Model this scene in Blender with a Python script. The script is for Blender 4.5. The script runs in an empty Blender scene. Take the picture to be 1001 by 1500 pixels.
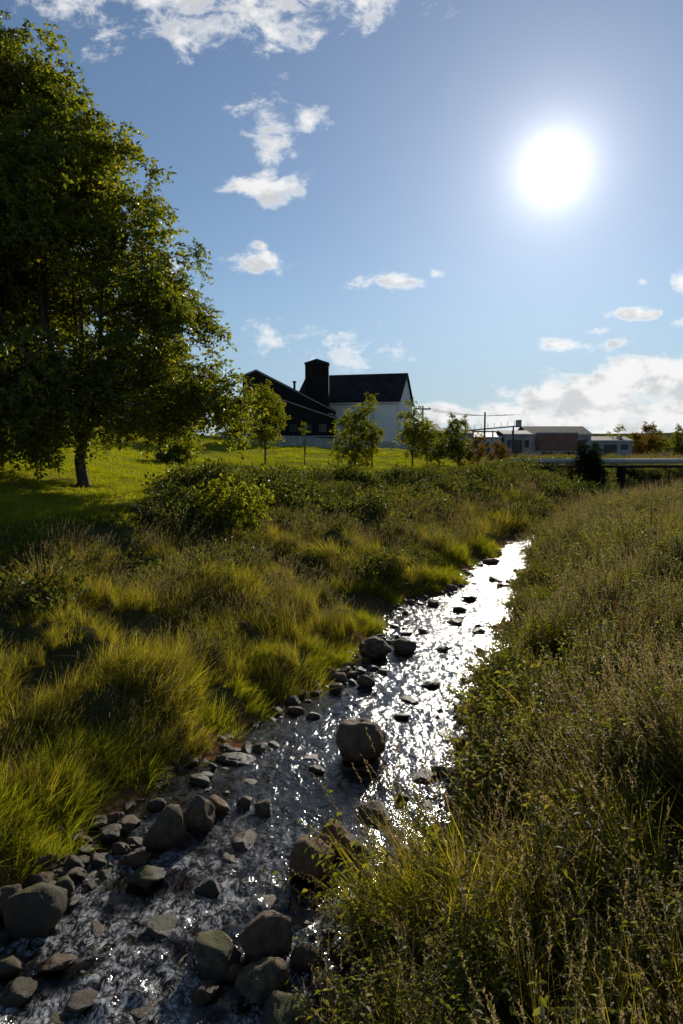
import bpy, math, random
import numpy as np
from mathutils import Vector, Matrix, Euler, noise as mn
random.seed(7); rng=np.random.default_rng(7)
S=bpy.context.scene
S.view_settings.view_transform='Standard'
try: S.view_settings.look='None'
except Exception: pass
S.view_settings.exposure=0
COL=S.collection
# ------------------------------------------------------------------ helpers
def link(o,parent=None):
    COL.objects.link(o)
    if parent: o.parent=parent
    return o
class MB:
    def __init__(s): s.v=[]; s.f=[]; s.m=[]
    def add(s,vs,fs,mat=0):
        b=len(s.v); s.v.extend([tuple(map(float,p)) for p in vs])
        for f in fs: s.f.append(tuple(i+b for i in f)); s.m.append(mat)
    def box(s,x0,x1,y0,y1,z0,z1,mat=0):
        s.add([(x0,y0,z0),(x1,y0,z0),(x1,y1,z0),(x0,y1,z0),(x0,y0,z1),(x1,y0,z1),(x1,y1,z1),(x0,y1,z1)],
              [(0,3,2,1),(4,5,6,7),(0,1,5,4),(1,2,6,5),(2,3,7,6),(3,0,4,7)],mat)
    def prism(s,prof,y0,y1,mat=0):
        n=len(prof)
        vs=[(x,y0,z) for x,z in prof]+[(x,y1,z) for x,z in prof]
        fs=[tuple(range(n)),tuple(range(2*n-1,n-1,-1))]
        for i in range(n):
            j=(i+1)%n; fs.append((j,i,i+n,j+n))
        s.add(vs,fs,mat)
    def tube(s,path,rad,sides=7,mat=0):
        path=[Vector(p) for p in path]; rings=[]
        for i,p in enumerate(path):
            t=(path[min(i+1,len(path)-1)]-path[max(i-1,0)])
            if t.length<1e-6: t=Vector((0,0,1))
            t.normalize()
            a=t.cross(Vector((0.31,0.2,0.93)) if abs(t.z)<.9 else Vector((1,0,0))).normalized(); b=t.cross(a)
            rings.append([p+(a*math.cos(k*2*math.pi/sides)+b*math.sin(k*2*math.pi/sides))*rad[i] for k in range(sides)])
        vs=[q for r in rings for q in r]; fs=[]
        for i in range(len(path)-1):
            for k in range(sides):
                k2=(k+1)%sides
                fs.append((i*sides+k,i*sides+k2,(i+1)*sides+k2,(i+1)*sides+k))
        fs.append(tuple(range(sides-1,-1,-1))); fs.append(tuple((len(path)-1)*sides+k for k in range(sides)))
        s.add(vs,fs,mat)
    def obj(s,name,mats,smooth=False,parent=None,do_link=True):
        me=bpy.data.meshes.new(name); me.from_pydata(s.v,[],s.f)
        for m in mats: me.materials.append(m)
        me.polygons.foreach_set('material_index',s.m)
        if smooth: me.polygons.foreach_set('use_smooth',[True]*len(s.f))
        me.update()
        o=bpy.data.objects.new(name,me)
        if do_link: link(o,parent)
        return o
def empty(name,loc=(0,0,0),rz=0):
    e=bpy.data.objects.new(name,None); e.location=loc; e.rotation_euler=(0,0,rz); e.empty_display_size=.5
    return link(e)
def sm(t):
    t=np.clip(t,0,1); return t*t*(3-2*t)
class NT:
    def __init__(s,tree): s.t=tree; s.n=tree.nodes; s.l=tree.links
    def new(s,ty,**k):
        nd=s.n.new(ty)
        for a,b in k.items(): setattr(nd,a,b)
        return nd
    def put(s,sock,v):
        if isinstance(v,bpy.types.NodeSocket): s.l.new(v,sock)
        elif v is not None: sock.default_value=v
    def math(s,op,a,b=None,c=None,clamp=False):
        nd=s.new('ShaderNodeMath',operation=op); nd.use_clamp=clamp
        s.put(nd.inputs[0],a)
        if b is not None: s.put(nd.inputs[1],b)
        if c is not None: s.put(nd.inputs[2],c)
        return nd.outputs[0]
    def mix(s,f,a,b,bt='MIX'):
        nd=s.new('ShaderNodeMix',data_type='RGBA',blend_type=bt)
        s.put(nd.inputs[0],f); s.put(nd.inputs[6],a); s.put(nd.inputs[7],b); return nd.outputs[2]
    def noise(s,vec,scale,detail=4,rough=.55,dist=0):
        nd=s.new('ShaderNodeTexNoise'); s.put(nd.inputs['Vector'],vec)
        nd.inputs['Scale'].default_value=scale; nd.inputs['Detail'].default_value=detail
        nd.inputs['Roughness'].default_value=rough; nd.inputs['Distortion'].default_value=dist
        return nd.outputs['Fac']
    def mapr(s,v,a,b,c=0,d=1,sms=True):
        nd=s.new('ShaderNodeMapRange'); 
        if sms: nd.interpolation_type='SMOOTHSTEP'
        s.put(nd.inputs[0],v)
        for i,q in zip((1,2,3,4),(a,b,c,d)): nd.inputs[i].default_value=q
        return nd.outputs[0]
def c4(c): return (c[0],c[1],c[2],1)
def mat(name):
    m=bpy.data.materials.new(name); m.use_nodes=True; m.node_tree.nodes.clear()
    n=NT(m.node_tree); out=n.new('ShaderNodeOutputMaterial'); return m,n,out
def leafmat(name,ca,cb,cc,trans=.45,tcol=None,rough=.5,gloss=False):
    m,n,out=mat(name)
    oi=n.new('ShaderNodeObjectInfo').outputs['Random']; g=n.new('ShaderNodeNewGeometry')
    isl=g.outputs['Random Per Island']
    f1=n.noise(g.outputs['Position'],.35,1)
    c=n.mix(n.mapr(isl,0,.5,0,.7),c4(ca),c4(cb)); c=n.mix(n.math('MULTIPLY',oi,.5),c,c4(cb)); c=n.mix(n.mapr(isl,.55,1.0),c,c4(cc))
    c=n.mix(n.mapr(f1,.35,.7,0,.5),c,c4(cb))
    if gloss:
        p=n.new('ShaderNodeBsdfPrincipled'); n.put(p.inputs['Base Color'],c); p.inputs['Roughness'].default_value=rough
        p.inputs['Specular IOR Level'].default_value=.3
    else:
        p=n.new('ShaderNodeBsdfDiffuse'); n.put(p.inputs['Color'],c)
    t=n.new('ShaderNodeBsdfTranslucent')
    n.put(t.inputs['Color'],n.mix(1.0,c,c4(tcol or (2.0,2.2,.8)),'MULTIPLY'))
    mx=n.new('ShaderNodeMixShader'); mx.inputs[0].default_value=trans
    n.l.new(p.outputs[0],mx.inputs[1]); n.l.new(t.outputs[0],mx.inputs[2]); n.l.new(mx.outputs[0],out.inputs[0])
    return m
def solidmat(name,ca,cb,scale=3,rough=.8,bump=.0,stripe=None,metal=0,spec=.3):
    m,n,out=mat(name)
    tc=n.new('ShaderNodeTexCoord').outputs['Object']
    f=n.noise(tc,scale,5,.65)
    c=n.mix(n.mapr(f,.35,.65),c4(ca),c4(cb))
    p=n.new('ShaderNodeBsdfPrincipled'); p.inputs['Roughness'].default_value=rough; p.inputs['Metallic'].default_value=metal
    p.inputs['Specular IOR Level'].default_value=spec
    h=f
    if stripe:
        w=n.new('ShaderNodeTexWave',wave_type='BANDS',bands_direction=stripe[0]); n.put(w.inputs['Vector'],tc)
        w.inputs['Scale'].default_value=stripe[1]; h=w.outputs['Fac']
        c=n.mix(n.math('MULTIPLY',w.outputs['Fac'],.35),c,c4([q*.5 for q in ca]))
    n.put(p.inputs['Base Color'],c)
    if bump:
        b=n.new('ShaderNodeBump'); b.inputs['Strength'].default_value=bump; b.inputs['Distance'].default_value=.05
        n.put(b.inputs['Height'],h); n.l.new(b.outputs[0],p.inputs['Normal'])
    n.l.new(p.outputs[0],out.inputs[0]); return m

# ------------------------------------------------------------------ terrain functions
LY=np.array([-8,0,4.4,6.1,6.46,7.23,8.1,8.9,10,11.7,13.8,15.1,17.55,18.8,22.6,27.4,32,40,50,62,90])
LX=np.array([-4.6,-4.2,-3.7,-3.3,-3.05,-2.6,-2.25,-1.8,-1.0,-.4,.4,.75,1.2,2.6,4.3,6.3,9,16,22,27,40.])
RY=np.array([-8,0,4.4,5.04,5.5,6.4,7.02,8.3,9.84,11.3,12.9,15.4,18.4,27.4,32,40,50,62,90])
RX=np.array([-.2,-.1,.15,.3,.5,1.0,1.5,1.95,2.2,2.5,3.15,4.1,4.9,7.9,11,19,26,32,46.])
def sxl(y): return np.interp(y,LY,LX)+.18*np.sin(y*2.3)+.12*np.sin(y*5.1+1)+.22*np.sin(y*.95+2)*(y>9)
def sxr(y): return np.interp(y,RY,RX)+.15*np.sin(y*2.7+2)+.09*np.sin(y*6.1)+.22*np.sin(y*1.15)*(y>9)
SC=np.array([(-60,7),(-12,13.2),(-9,14.0),(-7.0,15.4),(-5.8,17.6),(-5.4,20),(-5.2,23),(-4.6,27.5),(-1,32.5),(4,36),(9,42),(15,52),(30,66),(90,85)],float)
def scarp(x,y):
    x=np.asarray(x,float); y=np.asarray(y,float)
    best=np.full(x.shape,1e9); sg=np.ones(x.shape)
    for i in range(len(SC)-1):
        a=SC[i]; d=SC[i+1]-a; L=d@d
        t=np.clip(((x-a[0])*d[0]+(y-a[1])*d[1])/L,0,1)
        px=x-a[0]-t*d[0]; py=y-a[1]-t*d[1]; ds=np.hypot(px,py)
        cr=d[0]*(y-a[1])-d[1]*(x-a[0])
        k=ds<best; best=np.where(k,ds,best); sg=np.where(k,np.sign(cr),sg)
    return best*sg
def wob(x,y): return (np.sin(x*.9+1.3*np.sin(y*.5))*np.sin(y*.8+.7*np.sin(x*.6+1))+.5*np.sin(x*2.1+y*1.3)*np.sin(y*1.9-x*.7))
def hum(x,y): return np.maximum(0,np.sin(x*2.3+1.7*np.sin(y*1.1))*np.sin(y*2.0+1.4*np.sin(x*1.3+2)))**1.2+.5*np.maximum(0,np.sin(x*4.1+y*1.9+1)*np.sin(y*3.7-x*1.2))
def H(x,y):
    x=np.asarray(x,float); y=np.asarray(y,float)
    xl=sxl(y); xr=sxr(y); dl=xl-x; dr=x-xr
    left=.0+.34*sm(dl/.6)+.60*sm((dl-.5)/4)+.10*sm((dl-3)/8)+(.17*wob(x,y)+.34*hum(x,y)-.05)*sm(dl/1.5)
    right=.0+.40*sm(dr/.7)+.62*sm((dr-.5)/3.0)+(.10*wob(x,y)+.25*hum(x+3,y))*sm(dr/1.3)
    inside=np.minimum(-dl,-dr); bed=-.17*sm(inside/.8)
    h=np.where(dl>0,left,np.where(dr>0,right,bed))
    s=scarp(x,y)
    lf=1-sm((x-6)/8)
    high=2.2+.3*sm((y-12)/10)*sm(-x/6)+np.clip(.16*(-x-8),0,3)+np.clip(.085*(y-58),0,1.7)*lf+.06*wob(x*.6,y*.6)-.15*sm((y-30)/20)
    wdt=np.where(y>24,5.5,2.6)
    blend=sm((s+wdt*.85)/wdt)
    h=h*(1-blend)+high*blend
    far=sm((y-80)/20); h=h*(1-far)+(3.1-.7*sm((x-8)/7))*far
    r=np.hypot(x,y)
    h=h+sm((r-220)/1300)*(24+9*np.sin(x/260+.5)+4*np.sin(x/90))
    return h
def axis(a,b,st,lim,g=1.13):
    c=list(np.arange(a,b,st)); s=st; v=c[-1]
    while v<lim: s*=g; v+=s; c.append(v)
    return c
xs=axis(0,22,.16,2500); xs=sorted(set([-q for q in xs]+xs)); ys=axis(-2,62,.2,3500)
ysn=[-2-q for q in axis(.5,3,.5,1500,1.3)]; ys=sorted(ysn)+ys
XX,YY=np.meshgrid(xs,ys); ZZ=H(XX,YY); nx=len(xs); ny=len(ys)
me=bpy.data.meshes.new('ground')
V=np.stack([XX,YY,ZZ],-1).reshape(-1,3)
idx=np.arange(nx*ny).reshape(ny,nx)
F=np.stack([idx[:-1,:-1],idx[:-1,1:],idx[1:,1:],idx[1:,:-1]],-1).reshape(-1,4)
me.vertices.add(len(V)); me.vertices.foreach_set('co',V.ravel())
me.loops.add(F.size); me.loops.foreach_set('vertex_index',F.ravel().astype(np.int32))
me.polygons.add(len(F)); me.polygons.foreach_set('loop_start',np.arange(0,F.size,4,dtype=np.int32)); me.polygons.foreach_set('loop_total',np.full(len(F),4,dtype=np.int32))
me.update(calc_edges=True); me.polygons.foreach_set('use_smooth',[True]*len(F))
sd=scarp(XX,YY)
lawn=(sm((sd+.1)/.8)*(1-sm((YY-84)/6))*(1-sm((XX-12)/8))).ravel()
bank=(np.minimum(XX-sxl(YY),sxr(YY)-XX)); bedm=sm((bank+.45)/.4).ravel()
a=me.attributes.new('lawn','FLOAT','POINT'); a.data.foreach_set('value',lawn.astype(np.float32))
a=me.attributes.new('bed','FLOAT','POINT'); a.data.foreach_set('value',bedm.astype(np.float32))
m,n,out=mat('ground_soil_and_grass')
g=n.new('ShaderNodeNewGeometry').outputs['Position']
at=n.new('ShaderNodeAttribute',attribute_name='lawn').outputs['Fac']; ab=n.new('ShaderNodeAttribute',attribute_name='bed').outputs['Fac']
f1=n.noise(g,.5,5,.7); f2=n.noise(g,9,5,.7); f3=n.noise(g,.02,4)
rough=n.mix(f1,c4((.04,.04,.016)),c4((.08,.07,.03)))
farc=n.mix(n.mapr(f3,.4,.6),c4((.05,.055,.025)),c4((.10,.08,.04)))
ln=n.mix(n.mapr(f2,.3,.7),c4((.16,.17,.015)),c4((.32,.31,.03))); ln=n.mix(n.mapr(f1,.4,.7,0,.6),ln,c4((.30,.25,.04)))
sy=n.new('ShaderNodeSeparateXYZ'); n.put(sy.inputs[0],g)
c=n.mix(n.mapr(sy.outputs[1],60,130),rough,farc); c=n.mix(at,c,ln)
vor=n.new('ShaderNodeTexVoronoi'); n.put(vor.inputs['Vector'],g); vor.inputs['Scale'].default_value=9
pc=n.mix(n.mapr(vor.outputs['Distance'],0,.7),c4((.40,.24,.12)),c4((.08,.045,.022)))
pc=n.mix(n.noise(g,5),pc,c4((.26,.12,.05))); c=n.mix(ab,c,pc)
p=n.new('ShaderNodeBsdfDiffuse'); n.put(p.inputs['Color'],c)
b=n.new('ShaderNodeBump'); b.inputs['Strength'].default_value=.8; b.inputs['Distance'].default_value=.08
n.put(b.inputs['Height'],n.math('ADD',f2,n.math('MULTIPLY',vor.outputs['Distance'],n.math('MULTIPLY',ab,-.8)))); n.l.new(b.outputs[0],p.inputs['Normal']); n.l.new(p.outputs[0],out.inputs[0])
me.materials.append(m); link(bpy.data.objects.new('ground',me))

# ------------------------------------------------------------------ water
wy=list(np.arange(-6,24,.04))+list(np.arange(24,95,.4)); NU=90
Vw=[];Fw=[]
for j,y in enumerate(wy):
    x0=float(sxl(y))-.35; x1=float(sxr(y))+.35
    for i in range(NU):
        x=x0+(x1-x0)*i/(NU-1)
        wx=x+.2*mn.noise(Vector((x*1.3,y*1.1,3)))
        q=Vector((wx*2.6,y*1.7,0)); 
        z=.022*mn.noise(q)+.018*(.5-abs(mn.noise(Vector((wx*4.5,y*3.2,1)))))+.014*mn.noise(q*3.3)+.007*mn.noise(q*8)
        rif=.4+1.5*max(0,mn.noise(Vector((x*.6,y*.55,7)))*2)
        if y<6.4: rif+=1.0*min(1,(6.4-y))
        Vw.append((x,y,-.03+z*rif*.9))
for j in range(len(wy)-1):
    for i in range(NU-1):
        k=j*NU+i; Fw.append((k,k+1,k+NU+1,k+NU))
me=bpy.data.meshes.new('stream_water'); me.from_pydata(Vw,[],Fw); me.polygons.foreach_set('use_smooth',[True]*len(Fw))
m,n,out=mat('peaty_water')
g=n.new('ShaderNodeNewGeometry').outputs['Position']
mp=n.new('ShaderNodeMapping'); mp.inputs['Scale'].default_value=(1,.7,1); mp.inputs['Rotation'].default_value=(0,0,.4); n.put(mp.inputs[0],g)
w1=n.noise(mp.outputs[0],6,4,.6,.3); w2=n.noise(mp.outputs[0],26,3,.55,.2); w3=n.mapr(n.noise(g,.8,2),.35,.65,.2,1)
h=n.math('ADD',w1,n.math('MULTIPLY',w2,n.math('MULTIPLY',w3,.28)))
b=n.new('ShaderNodeBump'); b.inputs['Strength'].default_value=.75; b.inputs['Distance'].default_value=.05; n.put(b.inputs['Height'],h)
gl=n.new('ShaderNodeBsdfGlossy'); gl.inputs['Roughness'].default_value=.13; gl.inputs['Color'].default_value=(1,1,1,1); n.l.new(b.outputs[0],gl.inputs['Normal'])
tr=n.new('ShaderNodeBsdfTransparent'); tr.inputs['Color'].default_value=(.80,.60,.36,1)
fr=n.new('ShaderNodeFresnel'); fr.inputs['IOR'].default_value=1.37; n.l.new(b.outputs[0],fr.inputs['Normal'])
mx=n.new('ShaderNodeMixShader'); n.l.new(fr.outputs[0],mx.inputs[0]); n.l.new(tr.outputs[0],mx.inputs[1]); n.l.new(gl.outputs[0],mx.inputs[2])
fo=n.math('MULTIPLY',n.mapr(n.noise(g,1.4,2,.6,.3),.40,.56),n.mapr(n.noise(mp.outputs[0],13,8,.9,.5),.47,.60))
sy=n.new('ShaderNodeSeparateXYZ'); n.put(sy.inputs[0],g)
fo=n.math('MULTIPLY',fo,n.mapr(sy.outputs[1],7.6,5.6,.2,1))
df=n.new('ShaderNodeBsdfDiffuse'); df.inputs['Color'].default_value=(.85,.85,.83,1); dt=n.new('ShaderNodeBsdfTranslucent'); dt.inputs['Color'].default_value=(.85,.85,.83,1)
dm=n.new('ShaderNodeMixShader'); dm.inputs[0].default_value=.3; n.l.new(df.outputs[0],dm.inputs[1]); n.l.new(dt.outputs[0],dm.inputs[2])
mx2=n.new('ShaderNodeMixShader'); n.put(mx2.inputs[0],n.math('MULTIPLY',fo,.8)); n.l.new(mx.outputs[0],mx2.inputs[1]); n.l.new(dm.outputs[0],mx2.inputs[2]); n.l.new(mx2.outputs[0],out.inputs[0])
me.materials.append(m); link(bpy.data.objects.new('stream_water',me))

# ------------------------------------------------------------------ rocks
m,n,out=mat('river_rock')
tc=n.new('ShaderNodeTexCoord').outputs['Object']; oi=n.new('ShaderNodeObjectInfo').outputs['Random']
f=n.noise(tc,2.2,7,.7); f2=n.noise(tc,18,4,.7)
c=n.mix(n.mapr(f,.3,.7),c4((.04,.03,.02)),c4((.17,.12,.07))); c=n.mix(n.mapr(oi,.4,1,0,.8),c,c4((.19,.095,.045))); c=n.mix(n.mapr(oi,.0,.35,.7,0),c,c4((.05,.042,.033)))
c=n.mix(n.mapr(f2,.55,.75,0,.45),c,c4((.27,.21,.13)))
gg=n.new('ShaderNodeNewGeometry'); sz=n.new('ShaderNodeSeparateXYZ'); n.put(sz.inputs[0],gg.outputs['Position']); sn=n.new('ShaderNodeSeparateXYZ'); n.put(sn.inputs[0],gg.outputs['Normal'])
mossm=n.math('MULTIPLY',n.mapr(n.math('ADD',sn.outputs[2],n.math('MULTIPLY',f2,.5)),.95,1.3),n.mapr(oi,.3,.5,1,0))
c=n.mix(n.math('MULTIPLY',mossm,.7),c,c4((.09,.095,.02)))
wet=n.mapr(n.math('ADD',sz.outputs[2],n.math('MULTIPLY',f,.12)),.07,.17,1,0)
c=n.mix(n.math('MULTIPLY',wet,.6),c,c4((.03,.017,.009)))
p=n.new('ShaderNodeBsdfPrincipled'); n.put(p.inputs['Base Color'],c); n.put(p.inputs['Roughness'],n.mapr(wet,0,1,.8,.35)); p.inputs['Specular IOR Level'].default_value=.25
b=n.new('ShaderNodeBump'); b.inputs['Strength'].default_value=.8; b.inputs['Distance'].default_value=.03; n.put(b.inputs['Height'],n.math('ADD',f,n.math('MULTIPLY',f2,.4))); n.l.new(b.outputs[0],p.inputs['Normal']); n.l.new(p.outputs[0],out.inputs[0])
ROCK=m
import bmesh
def rockmesh(seed,sub=4,cuts=9,kmin=.5):
    r=random.Random(seed); bm=bmesh.new(); bmesh.ops.create_icosphere(bm,subdivisions=sub,radius=1)
    pl=[]
    for _ in range(cuts):
        d=Vector((r.gauss(0,1),r.gauss(0,1),r.gauss(0,.8))).normalized(); pl.append((d,r.uniform(kmin,.9)))
    off=Vector((seed*3.1,seed*1.7,0)); sx=r.uniform(.82,1.25) if kmin<.6 else 1.0; am=.42 if kmin<.6 else .28
    for v in bm.verts:
        co=v.co*(1+am*mn.noise(v.co*.9+off))
        for d,k in pl:
            e=co.dot(d)-k
            if e>0: co-=d*e*.8
        co+=co.normalized()*(.10*mn.noise(co*2.5+off)+.04*mn.noise(co*7+off))
        v.co=Vector((co.x*sx,co.y/sx,co.z))
    me=bpy.data.meshes.new('rock'); bm.to_mesh(me); bm.free()
    me.polygons.foreach_set('use_smooth',[True]*len(me.polygons)); me.materials.append(ROCK); return me
rocks=[(.26,8.62,.84,.66),(.64,12.9,.76,.46),(1.23,13.2,.56,.32),(.41,11.2,.30,.26),(2.37,17.2,.36,.2),(-1.77,6.6,.50,.46),(-1.50,6.95,.42,.36),
(-1.36,7.25,.28,.2),(-1.10,7.35,.22,.16),(-.85,7.25,.30,.16),(-2.0,6.3,.34,.14),(-1.82,6.02,.44,.16),(-.30,6.1,.50,.42),(-.06,6.45,.38,.40),(.16,6.33,.24,.2),
(-2.56,5.42,.50,.46),(-2.95,5.6,.36,.28),(-2.85,6.2,.24,.2),(-2.5,5.85,.24,.18),(-2.75,5.95,.2,.16),(.33,7.15,.46,.15),(-1.37,8.5,.44,.14),
(-.965,4.97,.52,.26),(-.60,5.08,.46,.34),(-.60,4.70,.44,.32),(-1.0,4.65,.24,.16),(-.40,4.40,.46,.3),(-.8,4.85,.2,.14),(-.28,4.95,.28,.22),
(2.6,15.4,.5,.15),(1.8,14.6,.3,.13),(-.2,11.6,.36,.22),(0,11.45,.3,.19),(.18,11.7,.26,.15),(-.45,11.1,.32,.18),(-.1,11.0,.24,.15),(.75,11.9,.24,.1),(-.75,10.4,.3,.16),
(3.1,19.0,.5,.16),(4.0,21.5,.5,.2),(2.9,16.6,.4,.13),(1.5,11.3,.4,.1),(.9,9.9,.3,.09),(-2.2,5.0,.36,.09),(-.3,8.2,.25,.09),(-1.0,6.6,.34,.09),(5.2,23.5,.6,.2),(5.8,25.2,.5,.2),(-1.5,5.4,.35,.09),
(3.4,17.8,.45,.14),(2.0,13.3,.4,.1),(1.1,10.5,.35,.08),(3.0,14.6,.4,.12),(4.6,20.4,.4,.14),(-1.9,4.6,.3,.1),(-2.4,4.7,.3,.13),(1.0,8.0,.35,.1),(.7,7.5,.2,.09),
(-3.1,5.2,.34,.28),(-3.0,4.9,.38,.22),(-2.6,4.9,.28,.18),(-2.2,6.5,.2,.12),(-2.4,6.75,.25,.14),(-1.2,5.9,.28,.11),(-2.1,7.3,.25,.14),(-1.7,7.9,.3,.12),(-.1,4.6,.3,.3),(.05,5.0,.22,.2)]
for i,(x,y,w,hh) in enumerate(rocks):
    big=w>.7
    o=bpy.data.objects.new('river_boulder',rockmesh(i+1 if not big else i+44,5 if big else (4 if w>.3 else 3),9 if not big else 4,.5 if not big else .78)); 
    f_=.84 if big else 1
    o.scale=(w*.47*f_,w*.42*f_,hh*.56*f_); o.location=(x,y,hh*.34-.05); o.rotation_euler=(random.uniform(-.3,.3),random.uniform(-.3,.3),random.uniform(-.8,.8)); link(o)

# ------------------------------------------------------------------ instancing
def protocol(name,objs):
    c=bpy.data.collections.new(name)
    for o in objs: c.objects.link(o)
    return c
def scatter(name,pts,rots,scl,idx,coll,parent=None):
    pts=np.asarray(pts,np.float32); N=len(pts)
    me=bpy.data.meshes.new(name); me.vertices.add(N); me.vertices.foreach_set('co',pts.ravel())
    a=me.attributes.new('rot','FLOAT_VECTOR','POINT'); a.data.foreach_set('vector',np.asarray(rots,np.float32).ravel())
    scl=np.asarray(scl,np.float32)
    if scl.ndim==1: scl=np.stack([scl]*3,-1)
    a=me.attributes.new('scl','FLOAT_VECTOR','POINT'); a.data.foreach_set('vector',scl.ravel())
    a=me.attributes.new('pick','INT','POINT'); a.data.foreach_set('value',np.asarray(idx,np.int32))
    me.update()
    o=bpy.data.objects.new(name,me); link(o,parent)
    g=bpy.data.node_groups.new('scatter','GeometryNodeTree')
    g.interface.new_socket('Geometry',in_out='INPUT',socket_type='NodeSocketGeometry')
    g.interface.new_socket('Geometry',in_out='OUTPUT',socket_type='NodeSocketGeometry')
    nn=g.nodes; gi=nn.new('NodeGroupInput'); go=nn.new('NodeGroupOutput')
    ip=nn.new('GeometryNodeInstanceOnPoints'); ci=nn.new('GeometryNodeCollectionInfo')
    ci.inputs['Collection'].default_value=coll; ci.inputs['Separate Children'].default_value=True; ci.inputs['Reset Children'].default_value=True
    def na(nm,ty):
        q=nn.new('GeometryNodeInputNamedAttribute'); q.data_type=ty; q.inputs['Name'].default_value=nm
        return [s for s in q.outputs if s.enabled and s.name=='Attribute'][0]
    L=g.links
    L.new(gi.outputs[0],ip.inputs['Points']); L.new(ci.outputs[0],ip.inputs['Instance']); ip.inputs['Pick Instance'].default_value=True
    L.new(na('pick','INT'),ip.inputs['Instance Index']); L.new(na('rot','FLOAT_VECTOR'),ip.inputs['Rotation']); L.new(na('scl','FLOAT_VECTOR'),ip.inputs['Scale'])
    L.new(ip.outputs[0],go.inputs[0])
    md=o.modifiers.new('scatter','NODES'); md.node_group=g
    return o
M_grass=leafmat('grass_blades',(.11,.12,.018),(.20,.18,.032),(.33,.26,.10),.5,(2.3,2.15,.55))
M_bright=leafmat('bank_grass_blades',(.12,.145,.013),(.175,.185,.02),(.25,.215,.05),.52,(2.3,2.25,.45))
M_seed=leafmat('grass_seed_heads',(.26,.20,.11),(.33,.26,.145),(.19,.14,.07),.4,(1.5,1.4,1.0))
M_nettle=leafmat('nettle_leaves',(.06,.085,.02),(.11,.12,.027),(.20,.165,.05),.47,(2.3,2.2,.55),.6,True)
M_stem=leafmat('plant_stems',(.12,.095,.042),(.17,.12,.055),(.14,.075,.035),.15)
M_dock=leafmat('dock_seed_spikes',(.12,.06,.028),(.15,.075,.035),(.09,.045,.022),.35,(1.6,1.2,.9))
M_tree=leafmat('tree_leaves',(.065,.09,.015),(.105,.12,.018),(.21,.18,.02),.5,(2.5,2.4,.5),.45,True)
M_sap=leafmat('sapling_leaves',(.09,.115,.022),(.14,.15,.028),(.20,.18,.035),.52,(2.4,2.3,.5))
M_oran=leafmat('autumn_leaves',(.14,.09,.025),(.18,.11,.03),(.13,.12,.035),.45,(1.9,1.6,.7))
M_bush=leafmat('shrub_leaves',(.035,.048,.015),(.07,.077,.02),(.13,.12,.028),.42,(2.1,2.1,.6),.55,True)
M_con=leafmat('conifer_needles',(.015,.028,.014),(.025,.04,.018),(.035,.045,.02),.15)
M_bark=solidmat('bark',(.035,.028,.022),(.09,.075,.06),6,.9,.6)
R=random.Random(3)
def blade(mb,base,hd,hgt,w,lean,m=0,seg=4,droop=1.0):
    d=Vector((math.cos(hd),math.sin(hd),0)); sd=Vector((-math.sin(hd+R.uniform(-1.2,1.2)),math.cos(hd),0)).normalized()
    vs=[]
    for i in range(seg+1):
        t=i/seg; p=Vector(base)+d*(lean*hgt*t**2*droop)+Vector((0,0,hgt*(t-.3*lean*t**3)))
        ww=w*(1-t**1.6)*.5+.0004
        vs+= [p-sd*ww,p+sd*ww]
    mb.add(vs,[(2*i,2*i+1,2*i+3,2*i+2) for i in range(seg)],m)
    return p
def leaf(mb,p,d,size,m=0,wid=.5):
    d=Vector(d).normalized(); up=Vector((R.gauss(0,.5),R.gauss(0,.5),1)); s=d.cross(up).normalized(); u=s.cross(d)
    p=Vector(p); fold=R.uniform(.05,.25)*size
    mid=p+d*size*.45
    mb.add([p,mid+s*size*wid*.5+u*fold,p+d*size-u*size*R.uniform(0,.25),mid-s*size*wid*.5+u*fold],[(0,1,2),(0,2,3)],m)
def grass_proto(name,nb,hgt,w,spread,lean,mt):
    mb=MB()
    for _ in range(nb):
        a=R.uniform(0,6.28); r=spread*math.sqrt(R.random())
        blade(mb,(r*math.cos(a),r*math.sin(a),-.03),a+R.gauss(0,.9),hgt*R.uniform(.4,1.15),w*R.uniform(.7,1.3),R.uniform(.1,lean),seg=3)
    return mb.obj(name,[mt],do_link=False)
def seed_proto(name,nb,hgt):
    mb=MB()
    for _ in range(nb):
        a=R.uniform(0,6.28); r=.16*math.sqrt(R.random()); ln=R.uniform(.05,.4); hh=hgt*R.uniform(.7,1.15)
        base=(r*math.cos(a),r*math.sin(a),-.03)
        tip=blade(mb,base,a,hh,.004,ln,1,4)
        dd=Vector((math.cos(a)*ln,math.sin(a)*ln,.8)).normalized()
        for k in range(14):
            t=k/14*.16
            leaf(mb,tip-dd*t,(R.gauss(0,.5),R.gauss(0,.5),.9),.020*R.uniform(.7,1.4),0,.35)
    for _ in range(16):
        a=R.uniform(0,6.28); r=.15*R.random(); blade(mb,(r*math.cos(a),r*math.sin(a),-.03),a,hgt*R.uniform(.3,.75),.008,R.uniform(.1,.8),2,3)
    return mb.obj(name,[M_seed,M_stem,M_grass],do_link=False)
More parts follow.
